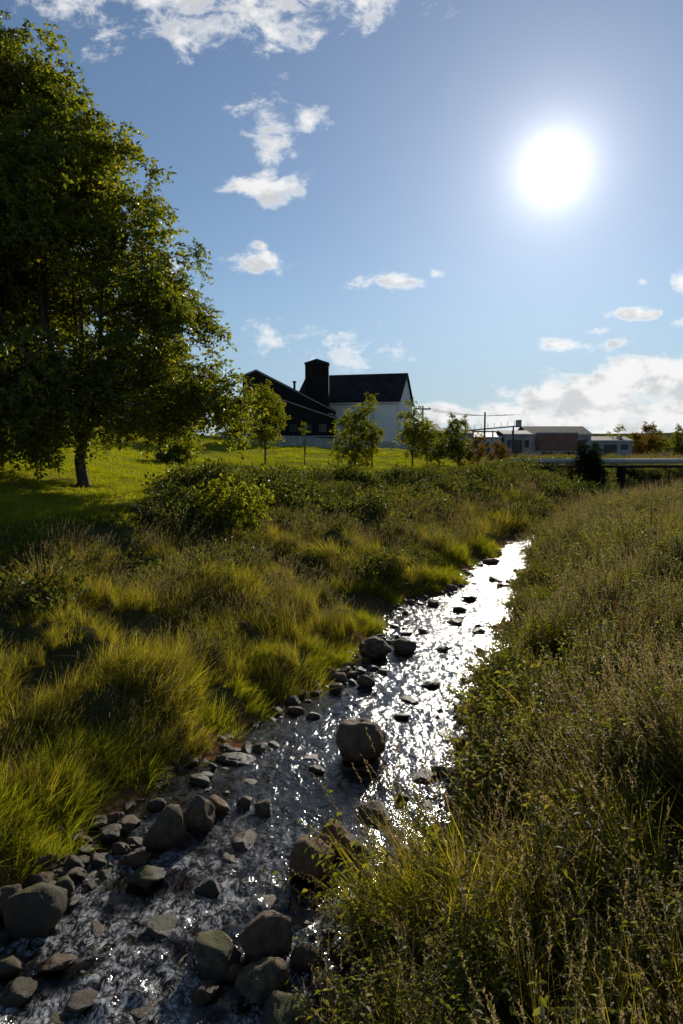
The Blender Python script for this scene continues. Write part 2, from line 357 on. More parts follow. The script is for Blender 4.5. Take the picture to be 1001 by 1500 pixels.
def weed_proto(name,ns,hgt,lsz,tuft=True):
    mb=MB()
    for _ in range(ns):
        a=R.uniform(0,6.28); r=.18*R.random(); ln=R.uniform(0,.45); hh=hgt*R.uniform(.6,1.2)
        b0=Vector((r*math.cos(a),r*math.sin(a),-.03)); d=Vector((math.cos(a),math.sin(a),0))
        P=lambda t:b0+d*ln*hh*t*t+Vector((0,0,hh*t))
        mb.tube([P(t) for t in (0,.4,.75,1)],[.005,.004,.003,.0015],3,1)
        k=int(hh/.055); ph=0
        for i in range(2,k):
            t=i/k; ph+=1.57+R.gauss(0,.3); sz=lsz*(1.2-.65*t)*R.uniform(.7,1.2)
            for sgn in (0,math.pi):
                if R.random()<.12: continue
                leaf(mb,P(t),(math.cos(ph+sgn),math.sin(ph+sgn),R.uniform(-.6,.4)),sz,0,.5)
        if tuft:
            for i in range(24):
                t=R.uniform(.72,1.02); leaf(mb,P(t)+Vector((R.gauss(0,.02),R.gauss(0,.02),0)),(R.gauss(0,1),R.gauss(0,1),R.uniform(-.6,.8)),.024,2,.4)
    return mb.obj(name,[M_nettle,M_stem,M_seed],do_link=False)
def dock_proto(name,ns,hgt):
    mb=MB()
    for _ in range(ns):
        a=R.uniform(0,6.28); b0=Vector((.08*math.cos(a),.08*math.sin(a),-.03)); hh=hgt*R.uniform(.75,1.1); ln=R.uniform(0,.15); d=Vector((math.cos(a),math.sin(a),0))
        P=lambda t:b0+d*ln*hh*t*t+Vector((0,0,hh*t))
        mb.tube([P(t) for t in (0,.5,1)],[.006,.005,.002],4,1)
        for br in range(6):
            t0=.4+br*.09; aa=R.uniform(0,6.28); L=.16*(1.1-t0)
            for k in range(34):
                s=R.random(); q=P(t0+.1*s)+Vector((math.cos(aa),math.sin(aa),.8))*L*s
                leaf(mb,q+Vector((R.gauss(0,.012),R.gauss(0,.012),R.gauss(0,.01))),(R.gauss(0,1),R.gauss(0,1),R.gauss(0,.6)),.02,0,.8)
        for k in range(4): leaf(mb,P(.05+.07*k),(R.gauss(0,1),R.gauss(0,1),.5),.22,2,.3)
    return mb.obj(name,[M_dock,M_stem,M_nettle],do_link=False)
def twig_proto(name,mt,nl,L,lsz):
    mb=MB()
    for s in range(3):
        d=Vector((1,R.gauss(0,.6),R.gauss(-.1,.4))).normalized(); 
        P=lambda t:d*L*t+Vector((0,0,-.18*L*t*t))
        mb.tube([P(0),P(.5),P(1)],[.008,.005,.002],3,1)
        for i in range(nl//3):
            t=R.uniform(.1,1.05); q=P(t); dd=Vector((R.gauss(.4,1),R.gauss(0,1),R.gauss(-.35,.6)))
            leaf(mb,q+dd.normalized()*R.uniform(0,.12)*L,dd,lsz*R.uniform(.7,1.25),0,.62)
    return mb.obj(name,[mt,M_bark],do_link=False)
def bush_proto(name,mt,nl,lsz,sq=.8):
    mb=MB()
    for k in range(14):
        d=Vector((R.gauss(0,1),R.gauss(0,1),abs(R.gauss(0,.9)))).normalized(); mb.tube([(0,0,-.1),d*.5,d*.9],[.02,.012,.004],4,1)
    cs=[Vector((R.uniform(-.65,.65),R.uniform(-.65,.65),R.uniform(.1,.8))) for _ in range(12)]
    for i in range(nl):
        c=R.choice(cs); d=Vector((R.gauss(0,1),R.gauss(0,1),R.gauss(0,1))).normalized(); q=c+d*.38*R.uniform(.4,1.25)
        if q.z<0: continue
        leaf(mb,(q.x,q.y,q.z*sq),(d.x+R.gauss(0,.6),d.y+R.gauss(0,.6),d.z+R.gauss(0,.5)),lsz*R.uniform(.6,1.3),0,.55)
    return mb.obj(name,[mt,M_bark],do_link=False)
def merge(name,items):
    mats=[];Vs=[];Fi=[];Ft=[];Mi=[];base=0
    for ob,M in items:
        me=ob.data; nv=len(me.vertices); co=np.empty(nv*3,np.float32); me.vertices.foreach_get('co',co); co=co.reshape(-1,3)
        A=np.array(M); co=co@A[:3,:3].T+A[:3,3]; Vs.append(co)
        li=np.empty(len(me.loops),np.int32); me.loops.foreach_get('vertex_index',li); Fi.append(li+base)
        lt=np.empty(len(me.polygons),np.int32); me.polygons.foreach_get('loop_total',lt); Ft.append(lt)
        mi=np.empty(len(me.polygons),np.int32); me.polygons.foreach_get('material_index',mi)
        lut=[]
        for mt in me.materials:
            if mt not in mats: mats.append(mt)
            lut.append(mats.index(mt))
        Mi.append(np.array(lut,np.int32)[mi]); base+=nv
    V=np.concatenate(Vs);I=np.concatenate(Fi);T=np.concatenate(Ft);Mx=np.concatenate(Mi)
    me=bpy.data.meshes.new(name); me.vertices.add(len(V)); me.vertices.foreach_set('co',V.astype(np.float32).ravel())
    me.loops.add(len(I)); me.loops.foreach_set('vertex_index',I); me.polygons.add(len(T))
    me.polygons.foreach_set('loop_start',np.concatenate([[0],np.cumsum(T)[:-1]]).astype(np.int32)); me.polygons.foreach_set('loop_total',T)
    me.polygons.foreach_set('material_index',Mx); me.update(calc_edges=True)
    for mt in mats: me.materials.append(mt)
    return bpy.data.objects.new(name,me)
G=[grass_proto('grass_tuft_%d'%i,44,.62,.009,.15,1.0,M_grass) for i in range(5)]
B_=[grass_proto('bank_tuft_%d'%i,56,.5,.009,.15,1.1,M_bright) for i in range(3)]
SH=[grass_proto('lawn_tuft_%d'%i,40,.10,.012,.22,.8,M_bright) for i in range(3)]
SE=[seed_proto('seed_tuft_%d'%i,12,.95) for i in range(4)]
WE=[weed_proto('nettle_%d'%i,5,.85,.095,i%3!=0) for i in range(5)]
DO=[dock_proto('dock_%d'%i,2,1.0) for i in range(3)]
def patchproto(name,comps,rad=.45,hv=.3):
    it=[]
    lean=Vector((R.gauss(0,.18),R.gauss(0,.18)))
    for lst,cnt,s0,s1 in comps:
        for _ in range(cnt):
            a=R.uniform(0,6.283); r=rad*math.sqrt(R.random()); s=R.uniform(s0,s1)
            s*=1-hv*.5+hv*math.sin(3*r*math.cos(a)+lean.x*20)*.5
            M=Matrix.Translation((r*math.cos(a),r*math.sin(a),-.05*r/rad))@Euler((R.gauss(lean.x,.16),R.gauss(lean.y,.16),0)).to_matrix().to_4x4()@Matrix.Rotation(R.uniform(0,6.28),4,'Z')@Matrix.Scale(s,4)
            it.append((R.choice(lst),M))
    return merge(name,it)
P_left=protocol('meadow_patches',[patchproto('meadow_patch_%d'%i,[(G,14,.6,1.15),(SE,2+i%3,.6,.95)]) for i in range(6)])
P_gold=protocol('seeding_meadow_patches',[patchproto('seeding_patch_%d'%i,[(G,8,.6,1.1),(SE,7,.7,1.1),(WE,i%2*2,.6,.8)]) for i in range(5)])
P_bank=protocol('bank_patches',[patchproto('bank_patch_%d'%i,[(B_,7,.6,1.15),(G,3,.6,1.)],.3) for i in range(4)])
P_rA=protocol('weed_patches_a',[patchproto('weed_patch_%d'%i,[(WE,11,.6,1.25),(G,4,.7,1.2),(SE,2+i%2,.8,1.25)]) for i in range(5)])
P_rB=protocol('weed_patches_b',[patchproto('reed_patch_%d'%i,[(G,7,.8,1.4),(SE,5,.8,1.25),(B_,2,.9,1.3),(WE,5,.7,1.1)]) for i in range(5)])
P_rC=protocol('weed_patches_c',[patchproto('dock_patch_%d'%i,[(WE,9,.7,1.2),(SE,4,.7,1.2),(DO,1+i%2,.8,1.2)]) for i in range(4)])
P_lawn=protocol('lawn_patches',[patchproto('lawn_patch_%d'%i,[(SH,30,.7,1.3)],.8,.1) for i in range(3)])
C_bush=protocol('shrub_clumps',[bush_proto('shrub_%d'%i,M_bush,1300,.12) for i in range(4)])
def lobes(name,mt,nt,ts,lsz,nv=4,nl=48):
    tw=[twig_proto('tw',mt,nl,.65,lsz) for _ in range(4)]; obs=[]
    for v in range(nv):
        it=[]
        for k in range(nt):
            d=Vector((R.gauss(0,1),R.gauss(0,1),R.gauss(0,.75))).normalized(); q=d*R.uniform(.3,1.1)
            M=Matrix.Translation(q)@Euler((R.gauss(0,.35),R.gauss(.15,.35),math.atan2(d.y,d.x)+R.gauss(0,.5))).to_matrix().to_4x4()@Matrix.Scale(ts*R.uniform(.75,1.3),4)
            it.append((R.choice(tw),M))
        obs.append(merge('%s_%d'%(name,v),it))
    return protocol(name,obs)
C_twig=lobes('tree_leaf_masses',M_tree,36,.9,.13,5)
C_stw=lobes('sapling_leaf_masses',M_sap,11,1.1,.17,3,36)
C_dtw=lobes('dark_sapling_leaf_masses',M_tree,14,1.1,.17,3,36)
C_otw=lobes('autumn_leaf_masses',M_oran,11,1.1,.17,3,36)
C_ctw=lobes('conifer_leaf_masses',M_con,24,1.0,.14,3,60)
C_stone=protocol('pebbles',[bpy.data.objects.new('pebble_%d'%i,rockmesh(80+i,3)) for i in range(6)])

def field(dens,x0,x1,y0,y1,keep):
    N=int(dens*(x1-x0)*(y1-y0)); x=rng.uniform(x0,x1,N); y=rng.uniform(y0,y1,N)
    fr=np.abs(x)<.58*y+2.5
    k=fr&(rng.random(N)<keep(x,y)); return x[k],y[k]
def patch(x,y,f,ph): return .5+.5*np.sin(x*f+ph+1.5*np.sin(y*f*.7))*np.sin(y*f*.9-ph+1.2*np.sin(x*f*.8))
def put(name,x,y,coll,s0,s1,tilt=.1,dz=0,follow=.6,mod=.5,xy=1.0):
    x=np.asarray(x,float); y=np.asarray(y,float); N=len(x); z=H(x,y)+dz
    e=.25; gx=(H(x+e,y)-H(x-e,y))/(2*e); gy=(H(x,y+e)-H(x,y-e))/(2*e)
    rot=np.zeros((N,3))
    for i in range(N):
        nrm=Vector((-np.clip(gx[i],-.8,.8)*follow,-np.clip(gy[i],-.8,.8)*follow,1))+Vector((rng.normal(0,tilt),rng.normal(0,tilt),0))
        q=Vector((0,0,1)).rotation_difference(nrm.normalized())
        rot[i]=(q.to_matrix()@Matrix.Rotation(rng.uniform(0,6.283),3,'Z')).to_euler()
    s=rng.uniform(s0,s1,N)*(1-mod*.5+mod*patch(x,y,1.7,4.))
    return scatter(name,np.stack([x,y,z],-1),rot,np.stack([s*xy,s*xy,s],-1),rng.integers(0,len(coll.objects),N),coll)
def dL(x,y): return sxl(y)-x
def dR(x,y): return x-sxr(y)
low=lambda x,y:(scarp(x,y)<np.where(y>24,-1.5,-.9))
# left bank
x,y=field(2.6,-14,8,3,14,lambda x,y:(dL(x,y)>.2)*low(x,y)*1.0); put('meadow_grass',x,y,P_left,.7,1.1)
x,y=field(1.3,-20,12,14,28,lambda x,y:(dL(x,y)>.3)*low(x,y)*(patch(x,y,.45,1.)<.55)); put('meadow_grass',x,y,P_left,.85,1.3)
x,y=field(1.8,-14,10,10,28,lambda x,y:(dL(x,y)>.7)*low(x,y)*(patch(x,y,.45,1.)>.35)); put('seeding_grass',x,y,P_gold,.75,1.15)
x,y=field(.8,-6,24,27,52,lambda x,y:(dL(x,y)>.3)*low(x,y)*1.0); put('seeding_grass',x,y,P_gold,1.0,1.6)
x,y=field(6,-6,8,3,26,lambda x,y:(dL(x,y)>-.1)*(dL(x,y)<.2+.8*patch(x,y,1.2,0))*1.0); put('stream_bank_grass',x,y,P_bank,.7,1.15,.22,0,.9)
x,y=field(.8,-14,8,7,32,lambda x,y:(dL(x,y)>1.0)*(scarp(x,y)<-.3)*(patch(x,y,.6,3.)>.55)); put('nettle_plants',x,y,P_rA,.75,1.1)
# right bank
x,y=field(2.6,-1,12,1.2,14,lambda x,y:(dR(x,y)>.1)*(patch(x,y,.9,.5)>.38)); put('nettle_plants',x,y,P_rA,.75,1.25,.15,0,.8)
x,y=field(2.4,-1,12,1.2,14,lambda x,y:(dR(x,y)>.1)*(patch(x,y,.9,.5)<.52)); put('seeding_grass',x,y,P_rB,.75,1.15,.15,0,.8)
x,y=field(1.0,0,12,1.2,15,lambda x,y:(dR(x,y)>.8)*(patch(x,y,.8,5.)>.58)); put('dock_plants',x,y,P_rC,.75,1.2,.12)
x,y=field(5,-1,8,3,20,lambda x,y:(dR(x,y)>-.05)*(dR(x,y)<.5)*(patch(x,y,1.5,1.5)>.45)); put('stream_bank_grass',x,y,P_bank,.7,1.15,.25,0,.9)
x,y=field(1.0,2,24,14,34,lambda x,y:(dR(x,y)>.1)*(.3+.7*(patch(x,y,.5,2.5)>.35))); put('nettle_plants',x,y,P_rA,.9,1.45,.15)
x,y=field(.9,2,24,14,34,lambda x,y:(dR(x,y)>.1)*1.0); put('seeding_grass',x,y,P_rB,.9,1.4,.15)
x,y=field(.25,2,24,14,40,lambda x,y:(dR(x,y)>.2)*(patch(x,y,.5,5.)>.5)); put('dock_plants',x,y,P_rC,1.0,1.4,.1)
x,y=field(.45,8,45,34,66,lambda x,y:(dR(x,y)>.0)*low(x,y)*1.0); put('nettle_plants',x,y,P_rA,1.1,1.6,.15)
x,y=field(.35,8,45,34,66,lambda x,y:(dR(x,y)>.0)*low(x,y)*1.0); put('seeding_grass',x,y,P_rB,1.1,1.6,.15)
x,y=field(.3,12,60,62,98,lambda x,y:1.0+0*x); put('rough_grass',x,y,P_rB,.6,.9,.15,0,.6,.3,1.6)
# lawn
x,y=field(1.6,-24,0,12.5,36,lambda x,y:(scarp(x,y)>-1.5)*1.0); put('lawn_grass',x,y,P_lawn,.7,1.2,.05)
x,y=field(.3,-32,12,36,80,lambda x,y:(scarp(x,y)>0)*1.0); put('lawn_grass',x,y,P_lawn,1.2,1.8,.05)
# shrubs
x,y=field(.9,-9,34,23,66,lambda x,y:(scarp(x,y)<.7)*(scarp(x,y)>-5.5)*(dL(x,y)>.7)*(.3+.7*(patch(x,y,.8,1.)>.5))); put('bank_shrubs',x,y,C_bush,.6,1.45,.15,-.15)
x,y=field(1.6,-9,34,23,66,lambda x,y:(np.abs(scarp(x,y)+.3)<1.2)*.9); put('bank_shrubs',x,y,C_bush,.6,1.2,.15,-.15)
x,y=field(.55,-12,12,10,30,lambda x,y:(dL(x,y)>1.2)*low(x,y)*(patch(x,y,.9,2.2)>.64)); put('bank_shrubs',x,y,C_bush,.45,.95,.15,-.12)
x,y=field(.35,3,30,9,45,lambda x,y:(dR(x,y)>.7)*(patch(x,y,.9,1.2)>.6)); put('bank_shrubs',x,y,C_bush,.45,.9,.15,-.12)
bx=[-6.3,-5.6,-6.9,-4.2,-3.5,-4.9,-4.4,-3.4,-2.5,-1.5,3.8,4.4,-3.0,-2.4,-1.0,-.3,.8,1.6,-5.2,-4.6]
by=[12.4,12.0,12.2,14.2,14.0,18.6,21.6,24,26,28,25,27,16.5,17.2,18.4,22.5,24,25.5,20.5,19.2]
put('bank_shrubs',bx,by,C_bush,.75,1.05,.1,-.15)
x,y=field(.08,16,75,68,98,lambda x,y:(patch(x,y,.25,1.)>.5)*1.0); put('hedgerow',x,y,C_bush,.6,1.1,.1,-.2)
x,y=field(.012,-150,260,190,420,lambda x,y:(patch(x,y,.03,1.)>.5)*1.0); put('distant_woodland',x,y,C_bush,3,6,.1,-.2)
# pebbles
N=1900; y=rng.uniform(3.5,24,N); side=rng.random(N)<.65
x=np.where(side,sxl(y)+np.abs(rng.normal(.0,.42,N)),sxr(y)-np.abs(rng.normal(0,.28,N)))
k=((y<9.0)|(rng.random(N)<.5))&(patch(x,y,1.3,1)>.2); x=x[k];y=y[k]
N=len(x); s=.02+.11*rng.random(N)**3
scatter('stream_pebbles',np.stack([x,y,rng.uniform(-.06,.01,N)],-1),rng.normal(0,.3,(N,3))+np.stack([0*x,0*x,rng.uniform(0,6,N)],-1),np.stack([s*1.2,s,s*.6],-1),rng.integers(0,6,N),C_stone)
N=1100; y=rng.uniform(3.5,13,N); x=sxl(y)+(sxr(y)-sxl(y))*rng.random(N); s=.04+.12*rng.random(N)**2
scatter('stream_bed_stones',np.stack([x,y,np.full(N,-.13)+s*.2],-1),np.stack([0*x,0*x,rng.uniform(0,6,N)],-1),np.stack([s*1.2,s,s*.6],-1),rng.integers(0,6,N),C_stone)
N=50; t=rng.random(N); x=-.8+4*t; y=27.0+2.5*t+rng.normal(0,.4,50)
put('eroded_bank_rocks',x,y,C_stone,.15,.36,.3,.05,1.0)

# ------------------------------------------------------------------ trees
def tree(name,base,prof,trunk_r,fork,nl,lr,coll,nlimb=5,seed=1,lean=0):
    r=random.Random(seed); x,y=base; z=float(H(x,y)); e=empty(name,(x,y,z))
    hs=[p[0] for p in prof]; rs=[p[1] for p in prof]; top=hs[-1]; lobes=[]
    for i in range(nl):
        while True:
            hz=r.uniform(hs[0],top); Rr=np.interp(hz,hs,rs)
            if r.random()<(Rr/max(rs))**1.1: break
        a=r.uniform(0,6.283); L=lr*r.uniform(.55,1.3); rr=max(0,Rr-L*.7)*(r.random()**.35)*r.uniform(.82,1.18)
        lobes.append((Vector((rr*math.cos(a)+lean*hz,rr*math.sin(a),hz)),L))
    mb=MB(); hmid=hs[0]+(top-hs[0])*.75
    tp=[Vector((0,0,-.15)),Vector((.02,0,.1*fork)),Vector((.05*r.gauss(0,1)*min(1,fork),0,fork*.6)),Vector((.03,.02,fork))]
    mb.tube(tp,[trunk_r*1.6,trunk_r*1.08,trunk_r*.92,trunk_r*.95],10)
    limbs=[]
    for i in range(nlimb):
        a=i*6.283/nlimb+r.uniform(-.4,.4); k=r.uniform(.25,.6) if i else .05; hz=hmid*r.uniform(.75,1.05) 
        Rr=np.interp(hz,hs,rs)*k; end=Vector((Rr*math.cos(a)+lean*hz,Rr*math.sin(a),hz)); st=Vector((0,0,fork*.93))
        pts=[];rad=[]
        for j in range(9):
            t=j/8; q=st.lerp(end,t)+Vector((math.cos(a),math.sin(a),0))*Rr*.35*math.sin(t*math.pi)+Vector((r.gauss(0,.05),r.gauss(0,.05),0))*(top*.1)*t
            pts.append(q); rad.append(trunk_r*.62*(1-t)**.8+trunk_r*.06)
        mb.tube(pts,rad,7); limbs.append((pts,rad))
    P=[];RO=[];SCL=[]
    for c,L in lobes:
        best=min(((q-c).length+(0 if q.z<c.z else 1.5*(q.z-c.z)),q,rad[j]) for pts,rad in limbs for j,q in enumerate(pts))
        q=best[1]; mid=(q+c)/2+Vector((0,0,.12*(q-c).length)); rr=min(best[2]*.6,trunk_r*.25)
        mb.tube([q,mid,c],[rr,rr*.6,rr*.25],5)
        for b in range(4):
            d=Vector((r.gauss(0,1),r.gauss(0,1),r.gauss(.2,.7))).normalized(); mb.tube([mid.lerp(c,r.random()),c+d*L*.45,c+d*L*.85],[rr*.35,rr*.2,rr*.08],3)
        P.append(tuple(c)); RO.append((r.gauss(0,.2),r.gauss(0,.2),r.uniform(0,6.28))); SCL.append(L)
    mb.obj('trunk_and_branches',[M_bark],True,e)
    scatter('foliage',np.array(P),np.array(RO),np.array(SCL),np.array([r.randrange(len(coll.objects)) for _ in P]),coll,e)
    return e
tree('sycamore_tree',(-9.1,24),[(1.5,3.9),(2.4,5.2),(4.3,5.5),(6.2,4.6),(8.3,3.8),(10,3.2),(11.3,2.0),(12,.9)],.19,1.5,96,1.05,C_twig,6,11)
tree('sycamore_tree',(-14.6,25.5),[(1.6,4.8),(4,5.6),(8,5.9),(11,6.1),(13,5.4),(14.6,4.0),(15.8,1.6)],.26,2.2,142,1.25,C_twig,7,12)
sap=[(.35,.5),(.5,.95),(.65,1.0),(.8,.75),(.95,.35),(1.0,.15)]
def sapling(x,y,h,w,seed,coll=C_stw,nl=22,name='young_tree',lo=0.3):
    pr=[(h*(lo+(p-.35)/.65*(1-lo)),w*q) for p,q in sap]
    tree(name,(x,y),pr,.045*h/5+.02,h*lo*.9,nl,w*.36,coll,4,seed)
sapling(-6.7,60,7.2,1.9,21,nl=32); sapling(-11.4,70,4.6,1.5,22); sapling(-3.2,60,4.0,.6,23,nl=7)
sapling(1.0,58,5.2,2.0,24,nl=32,lo=.12); sapling(2.6,59,7.0,1.3,25,lo=.2,nl=24); sapling(6.2,60,5.8,1.8,26,lo=.2,nl=28); sapling(7.6,61,4.2,1.2,27,lo=.2)
sapling(10.6,62,4.6,1.7,28,C_dtw,nl=28,lo=.05); sapling(12.4,62,3.0,1.1,29,C_otw,lo=.05); sapling(14.3,62,3.1,1.1,30,C_otw,lo=.05)
sapling(8.9,62,2.2,1.2,33,C_stw,lo=.05)
sapling(-3.3,20.2,2.2,1.35,31,nl=16,name='sapling_bush',lo=.4)
sapling(-16,66,5.5,2.4,34,C_dtw,nl=30,lo=.1); sapling(-11.0,46,2.4,1.6,36,C_dtw,lo=.02)
def conifer(x,y,h,w,seed):
    tree('conifer_tree',(x,y),[(.05*h,w),(.3*h,w*.9),(.6*h,w*.6),(.85*h,w*.3),(h,.1)],.08,.1*h,40,w*.3,C_ctw,4,seed)
conifer(17.2,48,3.6,1.6,41)
for i,(px,yy,hh,ww) in enumerate([(.405,130,5.4,4),(.43,135,4.8,4),(.447,130,5.6,4),(.46,135,5,3),(.495,130,5.3,4),(.39,140,4.6,3),(.53,130,5.6,4)]):
    sapling(px*yy,yy,hh,ww*.6,50+i,C_otw if i in(1,2) else C_dtw,lo=.05,name='field_tree',nl=24)

# ------------------------------------------------------------------ buildings
M_dark=solidmat('dark_cladding',(.013,.012,.012),(.026,.023,.022),.6,.85,.4,('X',2.2),0,.1)
M_roof=solidmat('dark_roof',(.018,.015,.015),(.04,.032,.03),.8,.8,.4,('X',1.4),0,.15)
M_white=solidmat('white_render',(.78,.75,.68),(.86,.83,.76),.7,.85,.1)
M_grey=solidmat('grey_cladding',(.26,.27,.27),(.38,.39,.39),.8,.7,.3,('X',2.))
M_trim=solidmat('pale_trim',(.45,.45,.45),(.6,.6,.6),2,.6)
M_win=solidmat('window_glass',(.02,.025,.03),(.05,.06,.07),1,.15)
M_stonew=solidmat('stone_wall',(.28,.26,.23),(.45,.42,.38),2.5,.9,.6)
M_red=solidmat('rust_red_steel',(.22,.10,.07),(.30,.16,.11),1.5,.6,.3,('X',3))
M_steel=solidmat('pipe_steel',(.38,.38,.37),(.5,.5,.48),2,.6)
M_wood=solidmat('weathered_wood',(.05,.04,.03),(.1,.08,.06),5,.85,.3)
e=empty('distillery_building')
mb=MB(); mb.prism([(-13.6,2),(-1.0,2),(-1.0,9.0),(-11.7,14.4),(-13.6,13.7)],95,116,0)
mb.prism([(-15.6,2),(-13.61,2),(-13.61,10.9),(-15.6,9.9)],96,112,0)
mb.prism([(-9.4,2),(-.8,2),(-.8,7.7),(-7.6,10.0),(-9.4,9.3)],88,94.98,0)
o=mb.obj('kiln_walls',[M_dark],parent=e)
mb=MB()
for (p,q,y0,y1) in [((-13.8,13.6),(-11.7,14.45),94.8,116.3),((-11.7,14.45),(-.8,8.9),94.8,116.3),((-9.6,9.24),(-7.6,10.06),87.8,94.95),((-7.6,10.06),(-.6,7.65),87.8,94.95),((-15.8,9.82),(-13.62,10.95),95.8,112)]:
    mb.prism([p,q,(q[0],q[1]+.15),(p[0],p[1]+.15)],y0,y1,0)
    mb.prism([(p[0],p[1]-.10),(q[0],q[1]-.10),(q[0],q[1]+.02),(p[0],p[1]+.02)],y0-.06,y0-.003,1)
mb.obj('kiln_roof',[M_roof,M_grey],parent=e)
mb=MB(); mb.box(-5.1,-1.8,97,100.2,3,15.6,0); mb.prism([(-5.2,15.6),(-1.7,15.6),(-1.7,15.75),(-3.45,16.3),(-5.2,15.75)],96.9,100.3,1)
mb.box(-6.9,-6.6,99,99.4,11,13.2,0); mb.box(-7.0,-6.5,98.9,99.5,13.2,13.4,1)
mb.obj('kiln_tower',[M_dark,M_roof,M_grey],parent=e)
mb=MB()
for k in range(5):
    x0=-12.9+k*2.3; mb.box(x0,x0+1.1,94.93,94.99,10.2-k*.65,11.2-k*.65,0)
for k in range(4): mb.box(-8.6+k*1.9,-7.6+k*1.9,87.93,87.99,5.9,6.9,0)
mb.box(-13.5,-1.1,94.90,94.98,8.4,8.6,1); mb.box(-9.3,-.9,87.90,87.98,5.3,5.45,1)
mb.obj('windows_and_bands',[M_win,M_grey],parent=e)
e2=empty('white_warehouse',(8.3,100,0),math.radians(-15.5))
Lh=16;D=11.6
mb=MB(); mb.add([(0,0,2),(0,D,2),(0,D,10.7),(0,D/2,14.9),(0,0,10.7),(-Lh,0,2),(-Lh,D,2),(-Lh,D,10.7),(-Lh,D/2,14.9),(-Lh,0,10.7)],
   [(0,1,2,3,4),(9,8,7,6,5),(0,4,9,5),(1,6,7,2)],0)
mb.obj('walls',[M_white],parent=e2)
mb=MB()
for (ya,za,yb,zb) in [(-.3,10.5,D/2,15.0),(D/2,15.0,D+.3,10.5)]:
    vs=[(.3,ya,za),(.3,yb,zb),(-Lh,yb,zb),(-Lh,ya,za),(.3,ya,za+.25),(.3,yb,zb+.25),(-Lh,yb,zb+.25),(-Lh,ya,za+.25)]
    mb.add(vs,[(0,1,2,3),(7,6,5,4),(0,4,5,1),(3,2,6,7),(0,3,7,4),(1,5,6,2)],0)
mb.obj('roof',[M_roof],parent=e2)
mb=MB(); mb.box(-.1,-.0,-.12,-.003,2,10.5,0); mb.box(-10.4,0.25,-.45,-.3,10.35,10.52,0); mb.box(-6,-4.5,-.05,-.003,2.3,5.8,1)
mb.obj('gutter_and_door',[M_trim,M_win],parent=e2)
mb=MB()
pth=[(-14,80),(-6,82),(1,85),(8,88),(14,90)]
for (a,b_) in zip(pth[:-1],pth[1:]):
    d=Vector((b_[0]-a[0],b_[1]-a[1],0)); nrm=Vector((-d.y,d.x,0)).normalized()*.35
    zt=5.75-.055*(a[0]+14); zt2=5.75-.055*(b_[0]+14)
    A=Vector((*a,0));B=Vector((*b_,0))
    vs=[A,B,B+nrm,A+nrm]; vs=[(q.x,q.y,1.5) for q in vs]+[(vs[0].x,vs[0].y,zt),(vs[1].x,vs[1].y,zt2),(vs[2].x,vs[2].y,zt2),(vs[3].x,vs[3].y,zt)]
    mb.add(vs,[(0,3,2,1),(4,5,6,7),(0,1,5,4),(1,2,6,5),(2,3,7,6),(3,0,4,7)],0)
mb.obj('stone_boundary_wall',[M_stonew])
def shed(name,x0,x1,y0,y1,z0,ze,zr,mw,mr,door=True):
    e=empty(name,((x0+x1)/2,y0,0)); w=(x1-x0)/2; d=y1-y0; mb=MB()
    mb.box(-w,w,0,d,z0,ze,0); 
    mb.add([(-w-.2,-.2,ze),(w+.2,-.2,ze),(w+.2,d+.2,ze),(-w-.2,d+.2,ze),(-w-.2,d/2,zr),(w+.2,d/2,zr)],[(0,1,5,4),(2,3,4,5),(0,4,3),(1,2,5),(0,3,2,1)],1)
    if door:
        mb.box(-w*.3,w*.3,-.06,-.003,z0,z0+(ze-z0)*.75,2)
        mb.box(-w*.8,-w*.5,-.06,-.003,z0+(ze-z0)*.45,z0+(ze-z0)*.75,2); mb.box(w*.5,w*.8,-.06,-.003,z0+(ze-z0)*.45,z0+(ze-z0)*.75,2)
    mb.box(-w-.2,w+.2,-.3,-.21,ze-.15,ze+.05,3)
    mb.obj('shed_body',[mw,mr,M_win,M_trim],parent=e)
shed('grey_shed',14.5,20,105,115,2.2,6.1,7.0,M_grey,M_roof)
shed('grey_shed',21,26,112,122,2.2,5.6,6.5,M_trim,M_grey)
shed('dark_shed',10.4,14.6,100,112,2.2,6.3,7.6,M_dark,M_roof)
shed('low_workshop',26.6,31,112,120,2.2,6.1,6.8,M_grey,M_roof)
shed('dark_roofed_barn',33,44,121,131,2.2,6.3,7.8,M_grey,M_dark)
shed('grey_shed',45,53,125,133,2.2,5.2,6.0,M_grey,M_roof)
shed('white_cottage',-38,-26,62,70,2.5,6.5,9,M_white,M_roof)
e=empty('shipping_container_trailer',(34.2,108,0)); mb=MB()
mb.box(-3,3,0,2.5,3.4,6.2,0)
for k in range(16): mb.box(-2.95+k*.38,-2.8+k*.38,-.05,-.003,3.5,6.1,0)
mb.box(-3.02,3.02,-.03,2.53,6.2,6.32,1); mb.box(-3,3,.2,2.3,3.2,3.4,1)
for cx in (-2.2,-1.2,1.6,2.4):
    mb.tube([(cx,.1,2.85),(cx,.5,2.85)],[.45,.45],14,2)
mb.obj('container_body',[M_red,M_trim,M_dark],parent=e)
def pole(x,y,h,arm=True):
    z=float(H(x,y)); e=empty('utility_pole',(x,y,z)); mb=MB(); mb.tube([(0,0,-.2),(0,0,h)],[.16,.11],8)
    if arm:
        mb.box(-1.1,1.1,-.08,.08,h-.5,h-.32)
        for k in (-.9,0,.9): mb.tube([(k,0,h-.32),(k,0,h-.1)],[.06,.04],6)
    mb.obj('pole_and_crossarm',[M_wood],parent=e)
pole(11.2,95,6.9); pole(20,96,6.5,False); pole(24.5,98,4.6,False)
mb=MB()
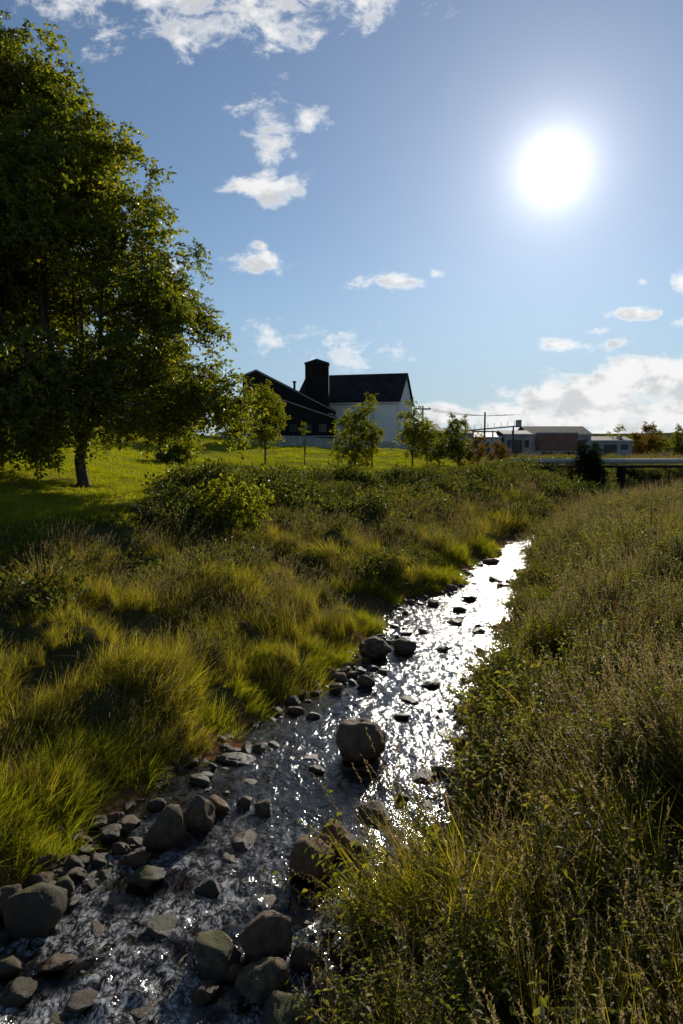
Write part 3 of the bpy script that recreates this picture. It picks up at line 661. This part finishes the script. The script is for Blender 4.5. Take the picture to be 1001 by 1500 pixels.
for k in range(3):
    pts=[(11.2-.9+.9*k+(13)*t,95+2*t,9.35-1.4*math.sin(t*math.pi)*.35-.8*t) for t in np.linspace(0,1,9)]
    mb.tube(pts,[.02]*9,4)
mb.obj('overhead_wires',[M_dark])
e=empty('loading_conveyor',(25,104,0)); mb=MB(); 
mb.prism([(-6,6.4),(2,7.1),(2,7.3),(-6,6.6)],0,1.0,0)
for k in (-5,-2,1): mb.box(k-.08,k+.08,.3,.6,2.0,6.5,0)
mb.box(1.6,2.2,-.1,1.1,7.0,8.1,0)
for k in range(8): mb.box(-5.9+k,-5.84+k,-.04,-.003,6.65+k*.0875,7.3+k*.0875,0)
mb.obj('gantry',[M_grey],parent=e)
e=empty('pipe_bridge',(0,50,0)); mb=MB()
mb.tube([(12,0,3.0),(46,0,3.0)],[.15,.15],14,0); mb.tube([(12,.5,2.86),(46,.5,2.86)],[.08,.08],10,0)
for k in range(0,18): mb.tube([(12.5+k*2,0,3.0),(12.56+k*2,0,3.0)],[.18,.18],14,0)
mb.obj('pipes',[M_steel],True,e); mb=MB()
mb.box(12,46,-.25,-.17,2.5,2.68,0); mb.box(12,46,.8,.88,2.5,2.68,0)
for k in range(34): mb.box(12.1+k,12.2+k,-.17,.8,2.57,2.66,0)
for xx in (12.2,20.6,29,37.5,45):
    mb.box(xx-.15,xx+.15,-.1,.1,-.3,2.5,0); mb.box(xx-.15,xx+.15,.6,.8,-.3,2.5,0); mb.box(xx-.4,xx+.4,-.35,1.0,-.3,.9,1)
mb.obj('supports',[M_dark,M_stonew],parent=e)

# ------------------------------------------------------------------ light, sky
az=math.radians(16.6); el=math.radians(20.5)
sv=Vector((math.sin(az)*math.cos(el),math.cos(az)*math.cos(el),math.sin(el)))
L=bpy.data.lights.new('sun','SUN'); L.energy=5.0; L.angle=math.radians(.5); L.color=(1,.93,.80)
so=bpy.data.objects.new('sun',L); so.rotation_euler=(-sv).to_track_quat('-Z','Y').to_euler(); so.location=(20,60,40); link(so)
W=bpy.data.worlds.new('World'); S.world=W; W.use_nodes=True; W.node_tree.nodes.clear(); n=NT(W.node_tree)
out=n.new('ShaderNodeOutputWorld'); bg=n.new('ShaderNodeBackground'); n.l.new(bg.outputs[0],out.inputs[0])
sk=n.new('ShaderNodeTexSky',sky_type='NISHITA'); sk.sun_disc=False; sk.sun_elevation=el; sk.sun_rotation=az; sk.air_density=1.0; sk.dust_density=.08; sk.ozone_density=2.2; sk.altitude=200
STR=.092; bg.inputs['Strength'].default_value=STR
d=n.new('ShaderNodeTexCoord').outputs['Generated']; s3=n.new('ShaderNodeSeparateXYZ'); n.put(s3.inputs[0],d)
yy=n.math('MAXIMUM',s3.outputs[1],.05); A=n.math('DIVIDE',s3.outputs[0],yy); B=n.math('DIVIDE',s3.outputs[2],yy)
clouds=[(-.17,.66,.28,.13,1.4),(.02,.64,.12,.07,1.1),(-.105,.44,.05,.05,.75),(-.043,.457,.032,.026,1.1),(-.106,.364,.075,.028,1.3),(-.112,.262,.05,.022,1),(-.115,.285,.02,.012,.8),
(.015,.231,.038,.014,.8),(.085,.236,.042,.017,1.1),(.135,.246,.016,.009,.8),(-.245,.25,.03,.02,.8),(.01,.135,.07,.045,.55),(-.10,.165,.05,.03,.45),
(.42,.19,.05,.013,1.2),(.325,.146,.05,.014,1.2),(.395,.148,.04,.013,1.1),(.365,.165,.03,.009,.9),(.50,.233,.045,.02,1.2),(.43,.235,.02,.01,.8),(.49,.178,.025,.012,.9),
(.36,.065,.15,.05,1.9),(.46,.10,.12,.045,1.9),(.15,.045,.07,.022,1.6),(.26,.045,.09,.03,1.6),(.52,.05,.15,.045,1.8),(.44,.02,.3,.016,1.2),(.7,.4,.15,.06,1),(-.9,.3,.3,.1,1),(-.7,.7,.2,.1,1)]
m_=None
cv=n.new('ShaderNodeCombineXYZ'); n.put(cv.inputs[0],A); n.put(cv.inputs[1],B)
for (a,b_,ra,rb,w) in clouds:
    vm=n.new('ShaderNodeVectorMath',operation='MULTIPLY_ADD'); n.put(vm.inputs[0],cv.outputs[0]); vm.inputs[1].default_value=(1/ra,1/rb,0); vm.inputs[2].default_value=(-a/ra,-b_/rb,0)
    vl=n.new('ShaderNodeVectorMath',operation='LENGTH'); n.put(vl.inputs[0],vm.outputs[0])
    q=n.math('MULTIPLY_ADD',vl.outputs['Value'],-w,w)
    m_=q if m_ is None else n.math('MAXIMUM',m_,q)
m_=n.math('MAXIMUM',m_,-1.0)
mp=n.new('ShaderNodeMapping'); mp.inputs['Scale'].default_value=(1,1.5,1); n.put(mp.inputs[0],cv.outputs[0])
nz=n.noise(mp.outputs[0],16,6,.66,.3)
den=n.mapr(n.math('ADD',m_,n.math('MULTIPLY_ADD',nz,3.2,-1.7)),0.0,.8)
nz2=n.noise(mp.outputs[0],14,4,.6); 
vs_=n.new('ShaderNodeVectorMath',operation='DOT_PRODUCT'); n.put(vs_.inputs[0],d); vs_.inputs[1].default_value=tuple(sv)
ang=n.math('ARCCOSINE',n.math('MINIMUM',vs_.outputs['Value'],1.0))
k=1/STR
cc=n.mix(n.mapr(nz2,.40,.56),c4((.36*k,.38*k,.42*k)),c4((.84*k,.84*k,.83*k)))
cc=n.mix(n.mapr(den,.35,1,0,.6),c4((.94*k,.94*k,.93*k)),cc)
base=n.mix(1.0,sk.outputs[0],c4((.82,.87,.91)),'MULTIPLY')
base=n.mix(n.mapr(B,.0,.28,.7,0),base,c4((.27*k,.40*k,.58*k)))
skc=n.mix(n.math('MULTIPLY',den,.95),base,cc)
def ex(wd,amp): return n.math('MULTIPLY',n.math('EXPONENT',n.math('MULTIPLY',ang,-1/math.radians(wd))),amp*k)
gl=n.math('ADD',n.math('ADD',ex(1.3,2.4),ex(5,.30)),n.mapr(ang,math.radians(1.5),math.radians(.7),0,6*k))
gl=n.math('ADD',gl,ex(17,.15))
ga=n.new('ShaderNodeVectorMath',operation='SCALE'); ga.inputs[0].default_value=(1,.93,.90); n.put(ga.inputs['Scale'],gl)
ad=n.new('ShaderNodeVectorMath',operation='ADD'); n.put(ad.inputs[0],skc); n.put(ad.inputs[1],ga.outputs[0])
n.put(bg.inputs['Color'],ad.outputs[0])
# ------------------------------------------------------------------ camera
cam=bpy.data.cameras.new('camera'); cam.sensor_fit='VERTICAL'; cam.sensor_height=36; cam.lens=24; cam.clip_end=6000; cam.clip_start=.05
co=bpy.data.objects.new('camera',cam); co.location=(0,0,4); co.rotation_euler=(math.radians(90-5.43),0,0); link(co); S.camera=co
